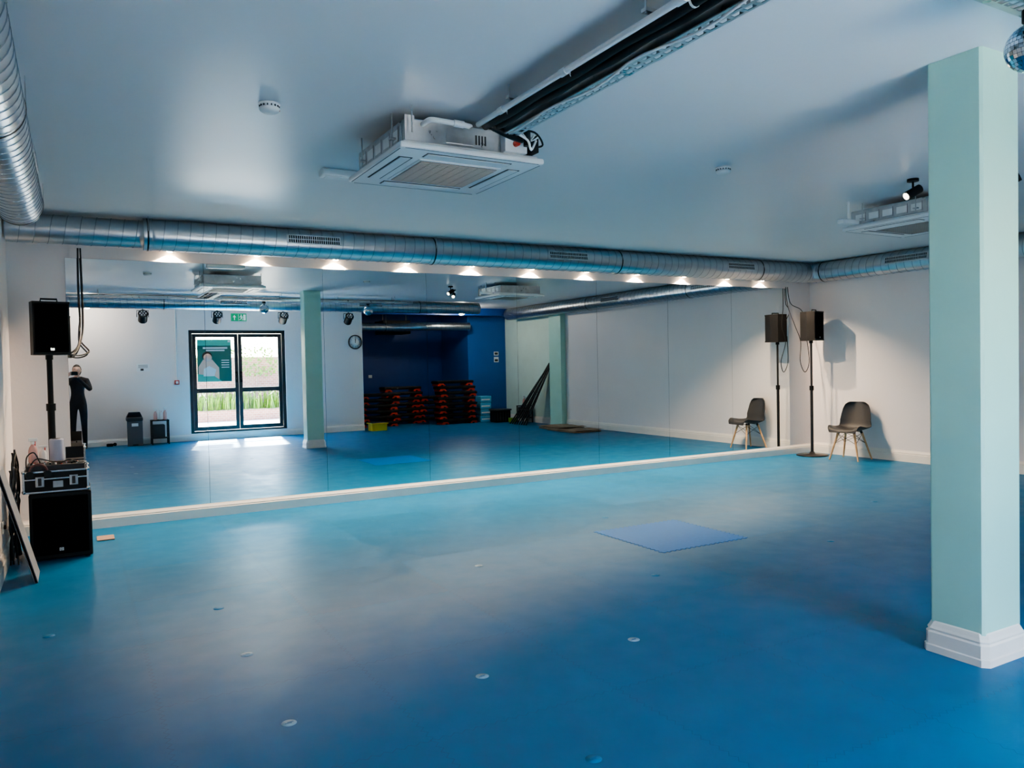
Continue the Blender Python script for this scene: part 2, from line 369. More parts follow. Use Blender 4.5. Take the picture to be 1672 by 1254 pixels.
# ------------------------------------------------------------------ AC cassettes
def cassette(x0,y0):
    b=B('ceiling_air_conditioner'); W=.93;z0=2.70
    x1=x0+W;y1=y0+W
    b.box((x0,y0,z0),(x1,y1,z0+.035),M_acw,.012,seg=3)
    b.box((x0+.03,y0+.03,z0+.03),(x1-.03,y1-.03,z0+.05),M_acw,.006)
    g0=.215
    b.box((x0+g0-.02,y0+g0-.02,z0-.006),(x1-g0+.02,y1-g0+.02,z0+.002),M_acw,.004)
    b.box((x0+g0,y0+g0,z0-.007),(x1-g0,y1-g0,z0-.0055),M_dark)
    n=24
    for i in range(n):
        y=y0+g0+.008+i*(W-2*g0-.016)/(n-1); b.box((x0+g0,y-.0035,z0-.012),(x1-g0,y+.0035,z0-.006),M_slat)
    for i in range(9):
        x=x0+g0+i*(W-2*g0)/8; b.box((x-.002,y0+g0,z0-.011),(x+.002,y1-g0,z0-.006),M_slat)
    for k in range(4):
        Mx=T((x0+W/2,y0+W/2,0))@Rz(90*k)
        b.box((-.275,-.40,z0-.002),(.275,-.315,z0+.001),M_dark,M=Mx)
        b.box((-.268,-.390,z0-.006),(.268,-.325,z0-.001),M_acw,.002,M=Mx)
        b.box((-.43,-.455,z0-.001),(.43,-.450,z0+.0005),M_grey,M=Mx)
    m=.055;zt=2.885
    b.box((x0+m,y0+m,z0+.045),(x1-m,y1-m,zt),M_galv,.01)
    b.box((x0+m-.006,y0+m+.05,z0+.055),(x0+m,y1-m-.05,zt-.02),M_galv,.002)
    for i in range(5):
        yy=y0+m+.10+i*.14; b.box((x0+m-.009,yy,z0+.08),(x0+m-.006,yy+.10,zt-.045),M_acw,.002)
        b.box((x0+m-.0075,yy-.006,z0+.07),(x0+m-.0065,yy-.003,zt-.03),M_grey)
    b.box((x0+.30,y0+m-.004,z0+.07),(x0+.48,y0+m,zt-.03),M_galv,.002)
    for i in range(4): b.box((x0+.49+i*.02,y0+m-.003,z0+.08),(x0+.50+i*.02,y0+m,zt-.05),M_dark)
    b.box((x1-.27,y0-.0,z0+.05),(x1-.12,y0+m+.005,zt-.02),M_acw,.004)
    b.cyl((x1-.2,y0-.03,z0+.10),(x1-.2,y0+.01,z0+.10),.018,M_red)
    b.cyl((x1-.15,y0-.05,z0+.08),(x1-.15,y0-.05,z0+.17),.022,M_blackm)
    b.box((x1-.10,y0-.02,z0+.06),(x1-.05,y0+.06,z0+.15),M_black,.004)
    for sx in(x0+.02+.03,x1-.05):
        for sy in(y0+.20,y1-.20):
            q=sx-(.02 if sx<x0+.4 else -.02)
            b.cyl((q,sy,z0+.06),(q,sy,ZC-.001),.005,M_galv,seg=8)
            b.box((sx-.035,sy-.02,z0+.09),(sx+.035,sy+.02,z0+.10),M_galv)
    b.box((x0+m-.01,y0+m-.012,z0+.05),(x0+m+.05,y0+m,zt+.01),M_galv,.002)
    b.cyl((x0+m+.02,y0+.01,z0+.09),(x0+m+.02,y0+.01,ZC-.001),.005,M_galv,seg=8)
    z=zt-.03
    b.tube([(x0+.16,y0+m+.01,z),(x0+.16,y0-.03,z),(x0+.20,y0-.05,z),(x0+.38,y0-.055,z-.008),(2.0-1.595+x0,y0-.055,z-.015)],.015,M_white,seg=10,sub=4)
    b.cyl((x0+.30,y0-.054,z-.004),(x0+.36,y0-.056,z-.006),.02,M_white)
    for i in range(3):
        b.tube([(x1-.12+.01*i,y0,z0+.12),(x1-.10+.02*i,y0-.05,z0+.15),(x1-.14,y0-.06,z0+.11),(x1-.2,y0-.065,zt-.03)],.005,(M_white,M_rubber,M_white)[i],seg=6,sub=6)
    return b.done()
cassette(1.595,4.02)
cassette(6.47,4.02)
def slotted(b,p0,p1,wv,mt,slot=.045,gap=.02):
    p0=Vector(p0);p1=Vector(p1);t=(p1-p0);L=t.length;t.normalize();wv=Vector(wv);w=wv.length;wn=wv.normalized()
    def pl(a0,a1,c0,c1,th=.0025):
        q=[p0+t*a0+wn*c0,p0+t*a1+wn*c0,p0+t*a1+wn*c1,p0+t*a0+wn*c1]
        b.prism(q,t.cross(wn)*th,mt)
    rows=2;rail=w*.16;hw=(w-rail*(rows+1))/rows
    for i in range(rows+1): pl(0,L,i*(rail+hw),i*(rail+hw)+rail)
    n=int(L/(slot+gap))
    for r in range(rows):
        for i in range(n):
            s=i*(slot+gap)+(r%2)*.03; pl(s,min(L,s+gap),rail+r*(rail+hw),(r+1)*(rail+hw))
b=B('cable_tray')
ya,yb=1.69,3.90
slotted(b,(2.16,ya,2.80),(2.16,yb,2.80),(.09,0,0),M_galv)
slotted(b,(2.25,ya,2.80),(2.25,yb,2.80),(0,0,.05),M_galv)
b.box((2.158,ya,2.80),(2.16,yb,2.85),M_galv)
for y in [2.4,3.5]:
    b.box((1.99,y,2.865),(2.27,y+.03,2.88),M_galv);b.cyl((2.0,y+.015,2.86),(2.0,y+.015,ZC-.001),.005,M_galv,seg=8);b.cyl((2.26,y+.015,2.86),(2.26,y+.015,ZC-.001),.005,M_galv,seg=8)
b.tube([(2.06,y*.1,2.835+.004*math.sin(y)) for y in range(16,40)],.024,M_black,seg=12)
b.tube([(2.115,y*.1,2.832+.004*math.sin(y*1.3)) for y in range(16,40)],.02,M_black,seg=12)
b.tube([(2.19,y*.1,2.82) for y in range(16,40)],.012,M_rubber,seg=8)
b.tube([(2.015,y*.1,2.84) for y in range(16,40)],.015,M_white,seg=10)
b.tube([(.2+.25*i,1.60,2.835) for i in range(24)],.022,M_black,seg=10)
b.tube([(.2+.25*i,1.55,2.82) for i in range(24)],.012,M_rubber,seg=10)
for y in (2.2,3.0,3.6): b.cyl((2.015,y,2.84),(2.015,y+.05,2.84),.019,M_white,seg=12); b.cyl((2.06,y,2.835),(2.06,y+.01,2.835),.026,M_white,seg=12)
b.tube([(2.15+.02*math.sin(y*.9),y*.1,2.79-.012*abs(math.sin(y*.35))) for y in range(17,39)],.006,M_white,seg=6)
b.tube([(2.06,3.86,2.835),(2.2,3.88,2.80),(2.3,3.90,2.79)],.020,M_black,seg=10,sub=4)
b.tube([(2.22,3.85,2.81),(2.33,3.89,2.79),(2.36,3.90,2.74),(2.40,3.91,2.80)],.007,M_white,seg=6,sub=5)
b.tube([(2.20,3.82,2.81),(2.36,3.86,2.83),(2.44,3.90,2.78),(2.40,3.91,2.76)],.006,M_rubber,seg=6,sub=5)
slotted(b,(X0+.35,1.50,2.80),(6.2,1.50,2.80),(0,.17,0),M_galv,slot=.03,gap=.012)
b.box((X0+.35,1.498,2.80),(6.2,1.50,2.84),M_galv);b.box((X0+.35,1.67,2.80),(6.2,1.672,2.84),M_galv)
for x in [.4,2.4,3.5,4.6,5.8]:
    for y in(1.49,1.68): b.cyl((x,y,2.8),(x,y,ZC-.001),.005,M_galv,seg=8)
    b.box((x-.015,1.48,2.79),(x+.015,1.69,2.80),M_galv)
b.done()
def disco(x,y,z,r=.09):
    b=B('disco_ball')
    n=18
    b.sphere((x,y,z),r*.985,M_grey,seg=32)
    for i in range(n):
        a=-math.pi/2+math.pi*(i+.5)/n; k=max(4,int(2*n*math.cos(a)))
        for j in range(k):
            th=2*math.pi*j/k; hw=math.pi/n*r*.46
            o=Vector((math.cos(a)*math.cos(th),math.cos(a)*math.sin(th),math.sin(a)))
            u=Vector((-math.sin(th),math.cos(th),0));v=o.cross(u)
            c=Vector((x,y,z))+o*r; wv=math.pi*r*math.cos(a)/k*.92
            b.add([c-u*wv-v*hw,c+u*wv-v*hw,c+u*wv+v*hw,c-u*wv+v*hw],[[0,1,2,3]],M_chrome)
    b.cyl((x,y,z+r-.01),(x,y,z+r+.03),.006,M_blackm,seg=8)
    b.cyl((x,y,z+r+.01),(x,y,2.788),.032,M_black,seg=16)
    return b.done(recalc=False)
disco(3.185,1.60,2.645);disco(5.25,1.60,2.645,.10)

def smoke(x,y):
    b=B('smoke_detector');z=ZC-.0005
    b.lathe([(.0,-.0),(.058,-.0),(.058,-.012),(.05,-.016),(.05,-.022),(.055,-.026),(.052,-.04),(.04,-.05),(.0,-.052)],M_white,(x,y,z))
    for i in range(16):
        th=i*math.pi/8; b.box((-.004,-.003,-.024),(.004,.003,-.014),M_dark,M=T((x,y,z))@Rz(math.degrees(th))@T((.051,0,0)))
    b.cyl((x+.05,y-.01,z-.036),(x+.054,y-.011,z-.036),.004,M_red,seg=8)
    b.done()
smoke(.97,4.35);smoke(4.30,4.32)
b=B('emergency_light').box((1.6,5.55,ZC-.055),(2.1,5.66,ZC-.0005),M_white,.012,seg=3).box((1.63,5.57,ZC-.06),(2.07,5.64,ZC-.054),M_acw,.003)
b.done()
b=B('emergency_light').box((6.2,4.72,2.73),(6.42,4.80,2.77),M_white,.01).cyl((6.31,4.76,2.77),(6.31,4.76,ZC-.001),.01,M_white);b.done()
def spot(name,x,y,z,yaw,tilt,power=0,r=.036,L=.14,lit=True):
    e=empty(name,(x,y,z))
    b=B('body')
    Mx=T((x,y,z))@Rz(yaw)@Ry(tilt)
    b.cyl((-L/2,0,0),(L/2,0,0),r,M_black,M=Mx,seg=24)
    b.cyl((L/2,0,0),(L/2+.004,0,0),r*.8,M_glow2 if lit else M_grey,M=Mx)
    b.cyl((x,y,z+r*.5),(x,y,ZC-.02),.008,M_black)
    b.cyl((x,y,ZC-.022),(x,y,ZC-.001),.045,M_black)
    b.done(e)
    return e
spot('ceiling_spotlight',6.02,3.93,2.83,160,28,lit=True)
spot('ceiling_spotlight',6.35,3.35,2.83,120,25)

# ------------------------------------------------------------------ mirror downlights
for i in range(11):
    x=.86+i*.835
    if i==10:x=9.1
    yl=D-.055
    e=empty('mirror_downlight',(x,yl,2.67))
    b=B('can').cyl((x,yl,2.677),(x,yl,2.74),.030,M_white).cyl((x,yl,2.672),(x,yl,2.678),.027,M_glow)
    b.box((x-.012,yl+.02,2.70),(x+.012,D-.0005,2.72),M_white);b.done(e)
    light('lamp','SPOT',(x,yl,2.666),105,(1,.75,.50),e,None,spot_size=math.radians(132),spot_blend=.35,shadow_soft_size=.02)

# ------------------------------------------------------------------ PA speakers
def pa_speaker(x,y,z,yaw,w=.30,h=.46,d=.30):
    Mx=T((x,y,z))@Rz(yaw)
    b=B('pa_speaker',Mx)
    a=w/2
    pts=[(-a,-d/2,0),(a,-d/2,0),(a,0,0),(a*.62,d/2,0),(-a*.62,d/2,0),(-a,0,0)]
    b.prism(pts,(0,0,h),M_black)
    b.box((-a+.012,-d/2-.012,.02),(a-.012,-d/2,h-.02),M_grille,.006)
    b.box((-a-.002,-d/2-.008,0),(a+.002,-d/2+.01,.02),M_black,.003);b.box((-a-.002,-d/2-.008,h-.02),(a+.002,-d/2+.01,h),M_black,.003)
    b.box((-.015,-d/2-.0135,.035),(.015,-d/2-.012,.055),M_alu)
    b.tube([(-.06,-.05,h),(-.06,-.05,h+.025),(.06,-.05,h+.025),(.06,-.05,h)],.008,M_black,seg=8)
    b.cyl((0,0,-.04),(0,0,.0),.028,M_black)
    return b
b=pa_speaker(-.18,7.60,1.65,12,w=.27,h=.44,d=.26);b.M=Matrix.Identity(4)
b.cyl((-.18,7.60,1.15),(-.18,7.60,1.64),.022,M_black);b.cyl((-.18,7.60,.545),(-.18,7.60,1.2),.028,M_black);b.cyl((-.18,7.60,1.18),(-.18,7.60,1.24),.036,M_black)
b.tube([(.06,8.10,2.63),(.055,8.12,2.3),(.06,8.10,1.95),(.03,7.85,1.72),(-.08,7.76,1.66),(-.14,7.74,1.75)],.008,M_rubber,seg=6,sub=8)
b.tube([(.08,8.10,2.63),(.085,8.12,2.2),(.075,8.05,1.85),(.0,7.8,1.66),(-.12,7.74,1.70)],.007,M_rubber,seg=6,sub=8)
b.tube([(.06,8.10,2.0),(.05,8.0,1.8),(.12,7.9,1.68),(-.02,7.78,1.66),(-.12,7.74,1.85)],.007,M_rubber,seg=6,sub=8)
b.done()
sx,sy=9.82,8.08
b=pa_speaker(sx,sy,1.76,12,w=.27,h=.44,d=.26);b.M=Matrix.Identity(4)
b.cyl((sx,sy,1.0),(sx,sy,1.75),.016,M_blackm);b.cyl((sx,sy,.03),(sx,sy,1.05),.022,M_blackm);b.cyl((sx,sy,1.0),(sx,sy,1.07),.032,M_black)
b.lathe([(.0,0.001),(.23,0.001),(.235,.008),(.22,.018),(.05,.028),(.03,.06),(.0,.06)],M_blackm,(sx,sy,0),seg=36)
b.tube([(9.62,8.38,2.60),(9.64,8.36,2.3),(9.70,8.28,2.0),(9.80,8.26,1.75),(9.74,8.22,1.45),(9.82,8.2,1.28),(9.92,8.2,1.45),(9.88,8.22,1.85)],.006,M_rubber,seg=6,sub=8)
b.tube([(9.66,8.38,2.60),(9.70,8.36,2.35),(9.86,8.30,2.25),(9.86,8.22,2.1)],.006,M_rubber,seg=6,sub=8)
b.done()
SXO=-.045
b=B('subwoofer')
b.box((-.30+SXO,7.17,.012),(.135+SXO,7.75,.54),M_black,.012)
b.box((-.275+SXO,7.155,.05),(.11+SXO,7.172,.51),M_grille,.006)
for x in(-.26+SXO,.095+SXO):
    for y in(7.22,7.70): b.cyl((x,y,0.001),(x,y,.015),.02,M_rubber)
b.box((-.100+SXO,7.150,.078),(-.070+SXO,7.156,.102),M_paper);b.tube([(-.085+SXO+.008*math.cos(a*math.pi/6),7.149,.09+.008*math.sin(a*math.pi/6)) for a in range(12)],.002,M_ink,seg=4,closed=True)
b.done()
b=B('flight_case')
x0,x1,y0,y1,z0,z1=-.375,.07,7.19,7.52,.544,.72
b.box((x0,y0,z0),(x1,y1,z1),M_black,.004)
for (a,c) in ((z0,z0+.014),(z1-.014,z1),(z0+.105,z0+.116)):
    b.box((x0-.004,y0-.004,a),(x1+.004,y0+.012,c),M_alu,.002);b.box((x0-.004,y1-.012,a),(x1+.004,y1+.004,c),M_alu,.002)
    b.box((x0-.004,y0,a),(x0+.012,y1,c),M_alu,.002);b.box((x1-.012,y0,a),(x1+.004,y1,c),M_alu,.002)
for x in(x0,x1):
    for y in(y0,y1):
        b.box((x-.008,y-.008,z0),(x+.008,y+.008,z1),M_alu,.002)
        for z in(z0+.016,z1-.004): b.sphere((x,y,z),.016,M_alu,seg=12)
for x in(x0+.11,x1-.10):
    b.box((x-.03,y0-.01,z0+.05),(x+.03,y0-.002,z0+.13),M_galv,.003);b.box((x-.012,y0-.014,z0+.06),(x+.012,y0-.009,z0+.12),M_dark,.002)
b.box((x0+.20,y0-.008,z0+.04),(x0+.27,y0-.003,z0+.09),M_galv)
b.box((x0+.02,y0+.02,z1),(x1-.02,y1-.02,z1+.04),M_dark,.004)
for i in range(9):
    for j in range(4): b.cyl((x0+.07+i*.038,y0+.07+j*.055,z1+.04),(x0+.07+i*.038,y0+.07+j*.055,z1+.055),.007,(M_white,M_red,M_alu,M_black)[(i+j)%4],seg=10)
b.tube([(x0+.05,y0+.06,z1+.05),(x0+.10,y0+.0,z1+.10),(x0+.2,y0+.02,z1+.07),(x0+.3,y0+.08,z1+.06)],.005,M_rubber,seg=6,sub=6)
b.tube([(x0+.25,y0+.03,z1+.05),(x0+.32,y0-.01,z1+.08),(x0+.38,y0+.02,z1+.05),(x0+.42,y0+.1,z1+.05)],.005,M_rubber,seg=6,sub=6)
b.tube([(x0+.02,y0+.03,z1+.03),(x0+.03,y0-.02,z1+.12),(x0+.08,y0-.02,z1+.15),(x0+.12,y0+.02,z1+.05)],.005,M_rubber,seg=6,sub=6)
b.done()
ZM=.763
b=B('portable_speaker').lathe([(0,0),(.048,0),(.052,.01),(.052,.17),(.048,.18),(0,.182)],M_lilac,(-.145,7.36,ZM+.015)).lathe([(0,.181),(.03,.181),(.03,.184),(0,.184)],M_dark,(-.145,7.36,ZM+.015));b.done()
def spray(name,x,y,z,mt,h=.2,r=.03):
    b=B(name)
    b.lathe([(0,0),(r,0),(r*1.05,.01),(r,h*.5),(r*.8,h*.62),(r*.4,h*.72),(r*.35,h*.76),(0,h*.76)],mt,(x,y,z),seg=18)
    b.cyl((x,y,z+h*.75),(x,y,z+h*.86),r*.5,M_white,seg=14)
    b.box((x-.03,y-.011,z+h*.86),(x+.035,y+.011,z+h),M_white,.005)
    b.box((x+.012,y-.005,z+h*.68),(x+.02,y+.005,z+h*.88),M_red,.002,M=None)
    return b.done()
spray('spray_bottle',-.31,7.34,ZM+.013,M_pink,.20,.032)
spray('spray_bottle',-.245,7.42,ZM+.013,M_white,.13,.026)
b=B('laptop')
Mx=T((-.018,7.36,ZM+.014))
b.box((-.066,-.06,0),(.066,.06,.012),M_dark,.003,M=Mx);b.box((-.066,-.006,0),(.066,0,.10),M_black,.003,M=Mx@T((0,.066,.006))@Rx(-14))
b.done()
b=B('headphones')
Mx=T((-.27,7.135,.72))@Rz(10)@Rx(86)
b.tube([(.06*math.cos(a*math.pi/12),.06*math.sin(a*math.pi/12),.0) for a in range(-2,15)],.009,mat('headband_brown',(.12,.04,.035),.5),seg=8,M=Mx)
b.cyl((.061,-.02,-.015),(.061,-.02,.015),.028,M_black,M=Mx);b.cyl((-.061,-.02,-.015),(-.061,-.02,.015),.028,M_black,M=Mx)
b.done()
b=B('cable_tangle')
for k in range(12):
    pts=[]
    ph=random.random()*6
    for i in range(9):
        t=i/8
        pts.append((-.435-.02*math.sin(ph+t*5)-.02*random.random(),7.24+.18*math.sin(ph*2+t*4)+.1*random.random(),.84*(1-t)*(1 if k%2 else .85)+.02+.05*random.random()*(t<.9)))
    b.tube(pts,.006+.002*random.random(),M_rubber if k%4 else M_grey,seg=6,sub=5)
b.done()
b=B('leaning_board')
Mx=T((-.27,6.46,.003))@Matrix.Rotation(math.radians(-14.5),4,'Y')
b.box((-.02,0,0),(0,.36,.84),M_board,.004,M=Mx);b.box((-.021,.0,0.0),(.001,.01,.84),M_grey,M=Mx)
b.done()
B('cardboard_sheet').box((.13,7.75,.001),(.27,7.95,.012),mat('card_brown',(.40,.26,.2),.8),.002,M=None).done()
b=B('plug_socket').box((X0+.001,6.9,.30),(X0+.012,7.0,.385),M_white,.004).box((X0+.012,6.93,.33),(X0+.03,6.96,.36),M_black,.004);b.done()

# ------------------------------------------------------------------ chair
def chair(x,y,yaw):
    Mx=T((x,y,0))@Rz(yaw)
    b=B('dining_chair',Mx)
    prof=[(.235,.415),(.225,.440),(.17,.452),(.08,.440),(-.02,.428),(-.11,.428),(-.17,.45),(-.205,.50),(-.225,.57),(-.245,.65),(-.262,.73),(-.275,.795),(-.28,.83)]
    hw=[.19,.215,.232,.238,.24,.24,.238,.232,.225,.215,.20,.17,.11]
    N=len(prof)-1
    def P(v):
        t=v*N;i=min(N-1,int(t));u=t-i
        g=lambda k:prof[max(0,min(N,k))]
        r=[]
        for a in range(2):
            p0,p1,p2,p3=g(i-1)[a],g(i)[a],g(i+1)[a],g(i+2)[a]
            r.append(.5*((2*p1)+(-p0+p2)*u+(2*p0-5*p1+4*p2-p3)*u*u+(-p0+3*p1-3*p2+p3)*u**3))
        return r[0],r[1],hw[i]*(1-u)+hw[i+1]*u
    def fn(off):
        def f(u,v):
            px,pz,w=P(v);s=u*2-1
            up=.055*abs(s)**2.6
            bk=min(1,max(0,(v-.42)/.25)); ft=1-bk
            lip=min(1,v/.15)
            return (px+up*bk*1.3-off*bk, s*w, pz+up*ft*lip-off*ft)
        return f
    b.grid(fn(0),20,36,M_shell);b.grid(fn(.010),20,36,M_shell)
    f0,f1=fn(0),fn(.010);rim=[]
    for j in range(37):rim.append((0,j/36))
    for i in range(1,21):rim.append((i/20,1))
    for j in range(35,-1,-1):rim.append((1,j/36))
    for i in range(19,0,-1):rim.append((i/20,0))
    b.tube([(Vector(f0(*r))+Vector(f1(*r)))/2 for r in rim],.006,M_shell,seg=6,closed=True)
    for a in(-1,1):
        for c in(-1,1):
            b.cyl((.11*a,.12*c,.40),(.205*a-.01,.215*c,.001),.017,M_wood,r1=.011,seg=14)
            b.cyl((.11*a,.12*c,.385),(.10*a,.11*c,.425),.019,M_blackm,seg=12)
    L=lambda a,c,z:(.11*a+(.40-z)/.4*.085*a,.12*c+(.40-z)/.4*.095*c,z)
    z2=.24
    for c in(-1,1):
        b.cyl(L(-1,c,.38),L(1,c,z2),.0035,M_blackm,seg=6);b.cyl(L(1,c,.38),L(-1,c,z2),.0035,M_blackm,seg=6)
        b.cyl(L(c,-1,.38),L(c,1,z2),.0035,M_blackm,seg=6);b.cyl(L(c,1,.38),L(c,-1,z2),.0035,M_blackm,seg=6)
        b.cyl((.10*c,-.12,.41),(.10*c,.12,.41),.006,M_blackm,seg=6)
    return b.done()
chair(9.83,7.42,190)

# ------------------------------------------------------------------ floor mats
b=B('foam_mat')
pts=[];n=18;s=TILE;tooth=.022
def side(p,q,nrm):
    r=[]
    for i in range(n):
        for (t,o) in ((i/n,0),((i+.15)/n,1),((i+.5)/n,1),((i+.65)/n,0)):
            r.append(Vector(p).lerp(Vector(q),t)+Vector(nrm)*(tooth*(o-.5)))
    return r
x0,y0=TX,TY;x1,y1=TX+s,TY+s
pts=side((x0,y0,.001),(x1,y0,.001),(0,-1,0))+side((x1,y0,.001),(x1,y1,.001),(1,0,0))+side((x1,y1,.001),(x0,y1,.001),(0,1,0))+side((x0,y1,.001),(x0,y0,.001),(-1,0,0))
b.prism(pts,(0,0,.002),M_matb);b.done()
b=B('floor_mat_marks')
bright={(-2,0),(-4,-1),(-3,-2),(-4,-2),(-2,-2)}
faint={(-3,-3),(-5,0),(-4,0),(-1,-1),(1,-1),(0,-3),(3,0),(-2,-4),(0,1),(-5,-2)}
def mark(i,j,mt,mt2):
    cx=TX+(i+.5)*TILE;cy=TY+(j+.5)*TILE
    b.lathe([(0,0.0006),(.032,.0006),(.032,.0012),(0,.0012)],mt,(cx,cy,0),seg=24)
    b.box((cx-.018,cy-.006,.0012),(cx+.012,cy+.002,.0015),mt2);b.box((cx-.006,cy+.004,.0012),(cx+.02,cy+.010,.0015),mt2)
M_faint=mat('mat_mark_faint',(.010,.19,.39),.45,spec=.2)
M_faintd=mat('mat_mark_faint_dark',(.003,.145,.31),.45,spec=.2)
for (i,j) in bright: mark(i,j,M_mark,M_markd)
for (i,j) in faint:
    if TX+(i+.5)*TILE>X0+.1: mark(i,j,M_faint,M_faintd)
b.done()

# ------------------------------------------------------------------ back wall items (seen in mirror)
e=empty('door_1',((DX0+DX1)/2,YB-.1,DZ0))
b=B('frame')
fy0,fy1=YB-.13,YB-.03
b.box((DX0,fy0,DZ0),(DX0+.07,fy1,DZ1),M_frame,.004).box((DX1-.07,fy0,DZ0),(DX1,fy1,DZ1),M_frame,.004)
b.box((DX0+.07,fy0,DZ1-.07),(DX1-.07,fy1,DZ1),M_frame,.004).box((DX0+.07,fy0,DZ0),(DX1-.07,fy1,DZ0+.04),M_frame,.004)
b.done(e)
mid=(DX0+DX1)/2
for k,(a,c) in enumerate(((DX0+.075,mid-.004),(mid+.004,DX1-.075))):
    b=B('leaf_%d'%(k+1));ly0,ly1=YB-.11,YB-.055;z0,z1=DZ0+.045,DZ1-.075;sw=.075
    b.box((a,ly0,z0),(a+sw,ly1,z1),M_frame,.004).box((c-sw,ly0,z0),(c,ly1,z1),M_frame,.004)
    b.box((a+sw,ly0,z1-sw),(c-sw,ly1,z1),M_frame,.004).box((a+sw,ly0,z0),(c-sw,ly1,z0+.09),M_frame,.004)
    b.box((a+sw,ly0,1.01),(c-sw,ly1,1.11),M_frame,.004)
    b.box((a+sw,YB-.088,z0+.09),(c-sw,YB-.082,1.01),M_glass).box((a+sw,YB-.088,1.11),(c-sw,YB-.082,z1-sw),M_glass)
    hx=c-.045 if k==0 else a+.045
    b.box((hx-.03,ly1,1.22),(hx+.03,ly1+.015,1.46),M_black,.004)
    b.tube([(hx,ly1,1.30),(hx,ly1+.06,1.30),(hx,ly1+.06,1.40),(hx,ly1,1.40)],.01,M_black,seg=8)
    b.done(e)
b=B('poster')
px0,px1,pz0,pz1=DX0+.17,DX0+.17+.70,1.25,2.16;py=YB-.075
b.box((px0,py,pz0),(px1,py+.003,pz1),M_pgreen)
M_teal=mat('poster_teal',(.12,.48,.36),.5)
b.box((px0,py+.003,pz1-.13),(px1,py+.004,pz1),M_teal)
b.box((px0+.12,py+.004,pz1-.20),(px1-.08,py+.005,pz1-.165),M_paper).box((px0+.18,py+.004,pz1-.25),(px1-.14,py+.005,pz1-.22),M_paper)
b.prism([(px0+.02,py+.0032,pz0+.05),(px0+.44,py+.0032,pz0+.05),(px0+.44,py+.0032,pz0+.30),(px0+.30,py+.0032,pz0+.48),(px0+.12,py+.0032,pz0+.48),(px0+.02,py+.0032,pz0+.32)],(0,.001,0),M_pskin)
b.lathe([(0,0),(.10,0),(.10,.0035),(0,.0035)],M_hair,M=T((px0+.20,py+.0035,pz0+.55))@Rx(-90))
b.lathe([(0,0),(.085,0),(.085,.004),(0,.004)],M_pskin,M=T((px0+.21,py+.0045,pz0+.52))@Rx(-90))
b.prism([(px0+.12,py+.0045,pz0+.12),(px0+.34,py+.0045,pz0+.12),(px0+.38,py+.0045,pz0+.26),(px0+.24,py+.0045,pz0+.34),(px0+.13,py+.0045,pz0+.28)],(0,.002,0),M_paper)
b.prism([(px0,py+.005,pz0),(px0+.5,py+.005,pz0),(px0+.34,py+.005,pz0+.12),(px0,py+.005,pz0+.17)],(0,.001,0),M_teal)
for i in range(4): b.box((px0+.49,py+.004,pz0+.30+i*.05),(px1-.05,py+.005,pz0+.318+i*.05),M_paper)
b.box((px1-.07,py+.004,pz1-.06),(px1-.02,py+.005,pz1-.02),M_paper)
b.done(e)
b=B('exit_sign');ex0,ex1,ez0,ez1=2.99,3.33,2.55,2.73;y=YB
b.box((ex0,y+.001,ez0),(ex1,y+.03,ez1),M_white,.004);b.box((ex0+.006,y+.03,ez0+.006),(ex1-.006,y+.032,ez1-.006),M_green)
yy=y+.0325
def pp(pts): b.prism([(ex0+a,yy,ez0+c) for a,c in pts],(0,.001,0),M_signw)
pp([(.07,.03),(.09,.03),(.09,.09),(.115,.09),(.08,.14),(.045,.09),(.07,.09)])
b.box((ex0+.16,yy,ez0+.02),(ex0+.165,yy+.001,ez1-.02),M_signw)
b.box((ex0+.265,yy,ez0+.025),(ex0+.315,yy+.001,ez1-.03),M_signw)
b.lathe([(0,0),(.014,0),(.014,.001),(0,.001)],M_signw,M=T((ex0+.222,yy,ez0+.137))@Rx(-90))
pp([(.205,.118),(.232,.118),(.24,.075),(.215,.07)]);pp([(.232,.118),(.262,.095),(.256,.085),(.232,.104)]);pp([(.207,.118),(.185,.10),(.185,.085),(.193,.085),(.195,.097),(.21,.105)])
pp([(.215,.075),(.228,.072),(.21,.045),(.185,.028),(.178,.036),(.20,.052)]);pp([(.226,.075),(.24,.075),(.25,.05),(.248,.025),(.238,.025),(.238,.05)])
b.done()
cxk,czk=5.77,2.09
Mk=T((cxk,YB+.001,czk))@Rz(180)@Rx(90)
b=B('wall_clock')
b.lathe([(0,0),(.165,0),(.168,.02),(.162,.035),(.150,.035),(.148,.02),(0,.02)],M_black,M=Mk,seg=48)
b.lathe([(0,.02),(.149,.02),(.149,.022),(0,.022)],M_paper,M=Mk,seg=48)
for i in range(60):
    a=i*math.pi/30; L=.012 if i%5 else .02
    b.box((-.0015 if i%5 else -.003,.143-L,.022),(.0015 if i%5 else .003,.143,.0235),M_ink,M=Mk@Matrix.Rotation(a,4,'Z'))
b.box((-.005,-.02,.026),(.005,.085,.028),M_ink,M=Mk@Matrix.Rotation(math.radians(-2),4,'Z'))
b.box((-.0035,-.025,.029),(.0035,.125,.031),M_ink,M=Mk@Matrix.Rotation(math.radians(8),4,'Z'))
b.cyl((0,0,.022),(0,0,.033),.008,M_ink,M=Mk)
ck=b.done()
for i in range(1,13):
    a=math.radians(90-30*i)
    c=bpy.data.curves.new('numeral_%d'%i,'FONT');c.body=str(i);c.size=.034;c.align_x='CENTER';c.align_y='CENTER';c.extrude=.0005
    o=bpy.data.objects.new('numeral_%d'%i,c);o.data.materials.append(M_ink);scene.collection.objects.link(o)
    o.matrix_world=Mk@T((.105*math.cos(a),.105*math.sin(a),.0235))
    bpy.context.view_layer.update(); mw=o.matrix_world.copy(); o.parent=ck; o.matrix_parent_inverse=ck.matrix_world.inverted(); o.matrix_world=mw
